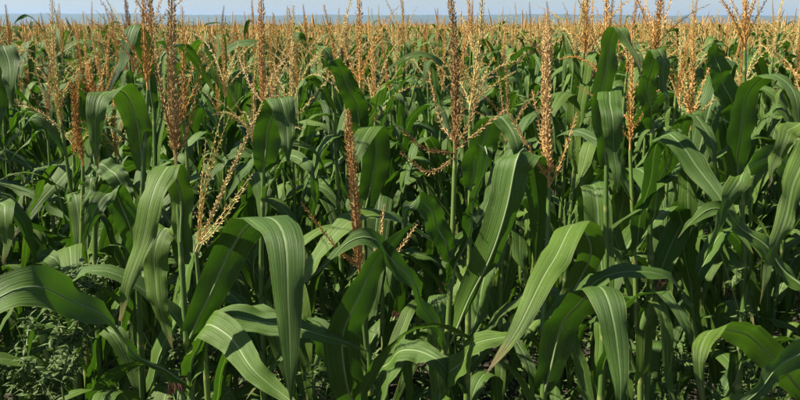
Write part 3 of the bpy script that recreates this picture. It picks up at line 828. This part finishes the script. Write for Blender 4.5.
# ------------------------------------------------------------------ weeds among the stems
def weed(base, height, spread, label, seed, dense=1.0):
    """bushy weed: a stem, side branches and many small leaves"""
    r = random.Random(seed)
    root = empty('weed', base, label, 'weed')
    st = [(0, 0, -.02)]
    for i in range(1, 6):
        st.append((r.gauss(0, .015) * i, r.gauss(0, .015) * i, height * i / 5))
    C, _ = catmull(st, 16)
    v, q, _ = tube_arrays(C, np.linspace(.006, .0015, 16), 5)
    obj('stem', mesh_np('stem', v, q, [M_WSTEM]), root)
    LV, LF, off = [], [], 0
    def leaflet(p, d, L, w):
        nonlocal off
        d = norm(np.array(d)); s = norm(np.cross(d, [r.gauss(0, .3), r.gauss(0, .3), 1.0])); nrm = np.cross(s, d)
        m1 = p + d * L * .4
        V = [p, m1 + s * w - nrm * w * .35, p + d * L - nrm * L * .2, m1 - s * w - nrm * w * .35, m1 + nrm * w * .1]
        LV.extend(V); LF.extend([(off, off + 4, off + 1), (off + 1, off + 4, off + 2), (off + 2, off + 4, off + 3), (off + 3, off + 4, off)]); off += 5
    nb = int(26 * dense)
    for i in range(nb):
        f = r.uniform(.25, 1); a = i * 2.4 + r.uniform(-.5, .5)
        k = min(14, int(f * 15)); p0 = C[k]
        L = spread * (1.15 - f) * r.uniform(.6, 1.2) + .06
        d = np.array([math.cos(a), math.sin(a), r.uniform(.5, 1.1)])
        d = norm(d)
        P = [p0, p0 + d * L * .5, p0 + d * L + np.array([0, 0, L * .1])]
        c, _ = catmull(P, 7)
        v, q, _ = tube_arrays(c, np.linspace(.0022, .0008, 7), 4)
        obj('branch', mesh_np('branch', v, q, [M_WSTEM]), root)
        for j in range(int(30 * dense)):
            q_ = r.random(); kk = int(q_ * 6); p = c[kk] + (c[min(6, kk + 1)] - c[kk]) * r.random()
            leaflet(p, (r.gauss(0, 1), r.gauss(0, 1), r.gauss(.1, .5)), r.uniform(.014, .034), r.uniform(.003, .007))
    fo_ = obj('foliage', mesh_np('foliage', np.array(LV), np.array(LF), [M_WEED], smooth=False), root)
    fo_['kind'] = 'stuff'
g = px(98, 330, 1.72)
weed((g[0], 1.72, 0), 1.42, .22, 'bushy fine leaved weed below the folded leaves at the lower left', 1, 1.5)
g = px(60, 350, 1.95); weed((g[0], 1.95, 0), 1.2, .2, 'bushy weed low at the left edge behind the arching leaf', 2, 1.2)
g = px(140, 360, 1.85); weed((g[0], 1.85, 0), 1.15, .2, 'fine leaved weed low between the weed and the tall left plant', 3, 1.2)
g = px(706, 300, 1.95); weed((g[0], 1.95, 0), 1.38, .10, 'slender weed with seed heads in the shade at the right', 4, .7)
g = px(300, 380, 1.9); weed((g[0], 1.9, 0), 1.1, .18, 'low weed in the dark gap behind the hanging folded leaf', 5, 1)
g = px(400, 395, 2.0); weed((g[0], 2.0, 0), 1.05, .18, 'low weed in the shade left of the middle stem', 6, 1)
g = px(655, 395, 2.05); weed((g[0], 2.05, 0), 1.05, .2, 'low weed in the dark gap right of the arched leaf', 7, 1.1)
g = px(740, 395, 2.2); weed((g[0], 2.2, 0), 1.0, .2, 'low weed in the shade beneath the arched leaves at right', 8, 1.1)

def low_cover():
    r = np.random.default_rng(8)
    n = 52000
    # clumps of small weeds on the soil between the stems
    nc = 700
    cy = np.sqrt(r.uniform(1.55 ** 2, 6.5 ** 2, nc)); cx = r.uniform(-1, 1, nc) * (cy * HALF_T + .8)
    ch = r.gamma(3.0, .12, nc).clip(.12, .85); cr = r.uniform(.08, .2, nc)
    k = r.integers(0, nc, n)
    f = r.uniform(0, 1, n) ** .8
    a = r.uniform(0, 6.28, n); q = np.sqrt(r.uniform(0, 1, n)) * cr[k] * (1.1 - .6 * f)
    p = np.stack([cx[k] + q * np.cos(a), cy[k] + q * np.sin(a), ch[k] * f + .01], 1)
    d = norm(np.stack([np.cos(a), np.sin(a), r.normal(.1, .5, n)], 1) + r.normal(0, .5, (n, 3)))
    sd = norm(np.cross(d, np.array([0, 0, 1.0]) + r.normal(0, .3, (n, 3)))); nn = np.cross(sd, d)
    L = r.uniform(.02, .055, n)[:, None]; w = L * r.uniform(.14, .3, n)[:, None]
    m1 = p + d * L * .4
    V = np.stack([p, m1 + sd * w - nn * w * .3, p + d * L - nn * L * .25, m1 - sd * w - nn * w * .3], 1).reshape(-1, 3)
    i = np.arange(n) * 4
    F = np.concatenate([np.stack([i, i + 1, i + 2], 1), np.stack([i, i + 2, i + 3], 1)])
    o = obj('ground_cover', mesh_np('ground_cover', V, F, [M_WEED], smooth=False))
    o['kind'] = 'stuff'; o['label'] = 'low weeds covering the shaded soil between the stems'; o['category'] = 'weeds'
low_cover()

# ------------------------------------------------------------------ air
HZ = (18400, 13000, 150.0)
bm_v = np.array([(x, y, z) for x in (-9300, 9300) for y in (-3200, 9300) for z in (-1.5, 140.0)])
bm_q = np.array([(0, 1, 3, 2), (4, 6, 7, 5), (0, 4, 5, 1), (2, 3, 7, 6), (0, 2, 6, 4), (1, 5, 7, 3)])
hm, nt, out = new_mat('haze')
pv = nt.nodes.new('ShaderNodeVolumePrincipled')
pv.inputs['Color'].default_value = (0.40, 0.62, 0.96, 1)
pv.inputs['Density'].default_value = 0.00012
pv.inputs['Anisotropy'].default_value = 0.2
nt.links.new(pv.outputs[0], out.inputs['Volume'])
hz = obj('haze', mesh_np('haze', bm_v, bm_q, [hm], smooth=False))
hz['kind'] = 'stuff'; hz['label'] = 'thin blue summer haze over the field and hills'; hz['category'] = 'haze'
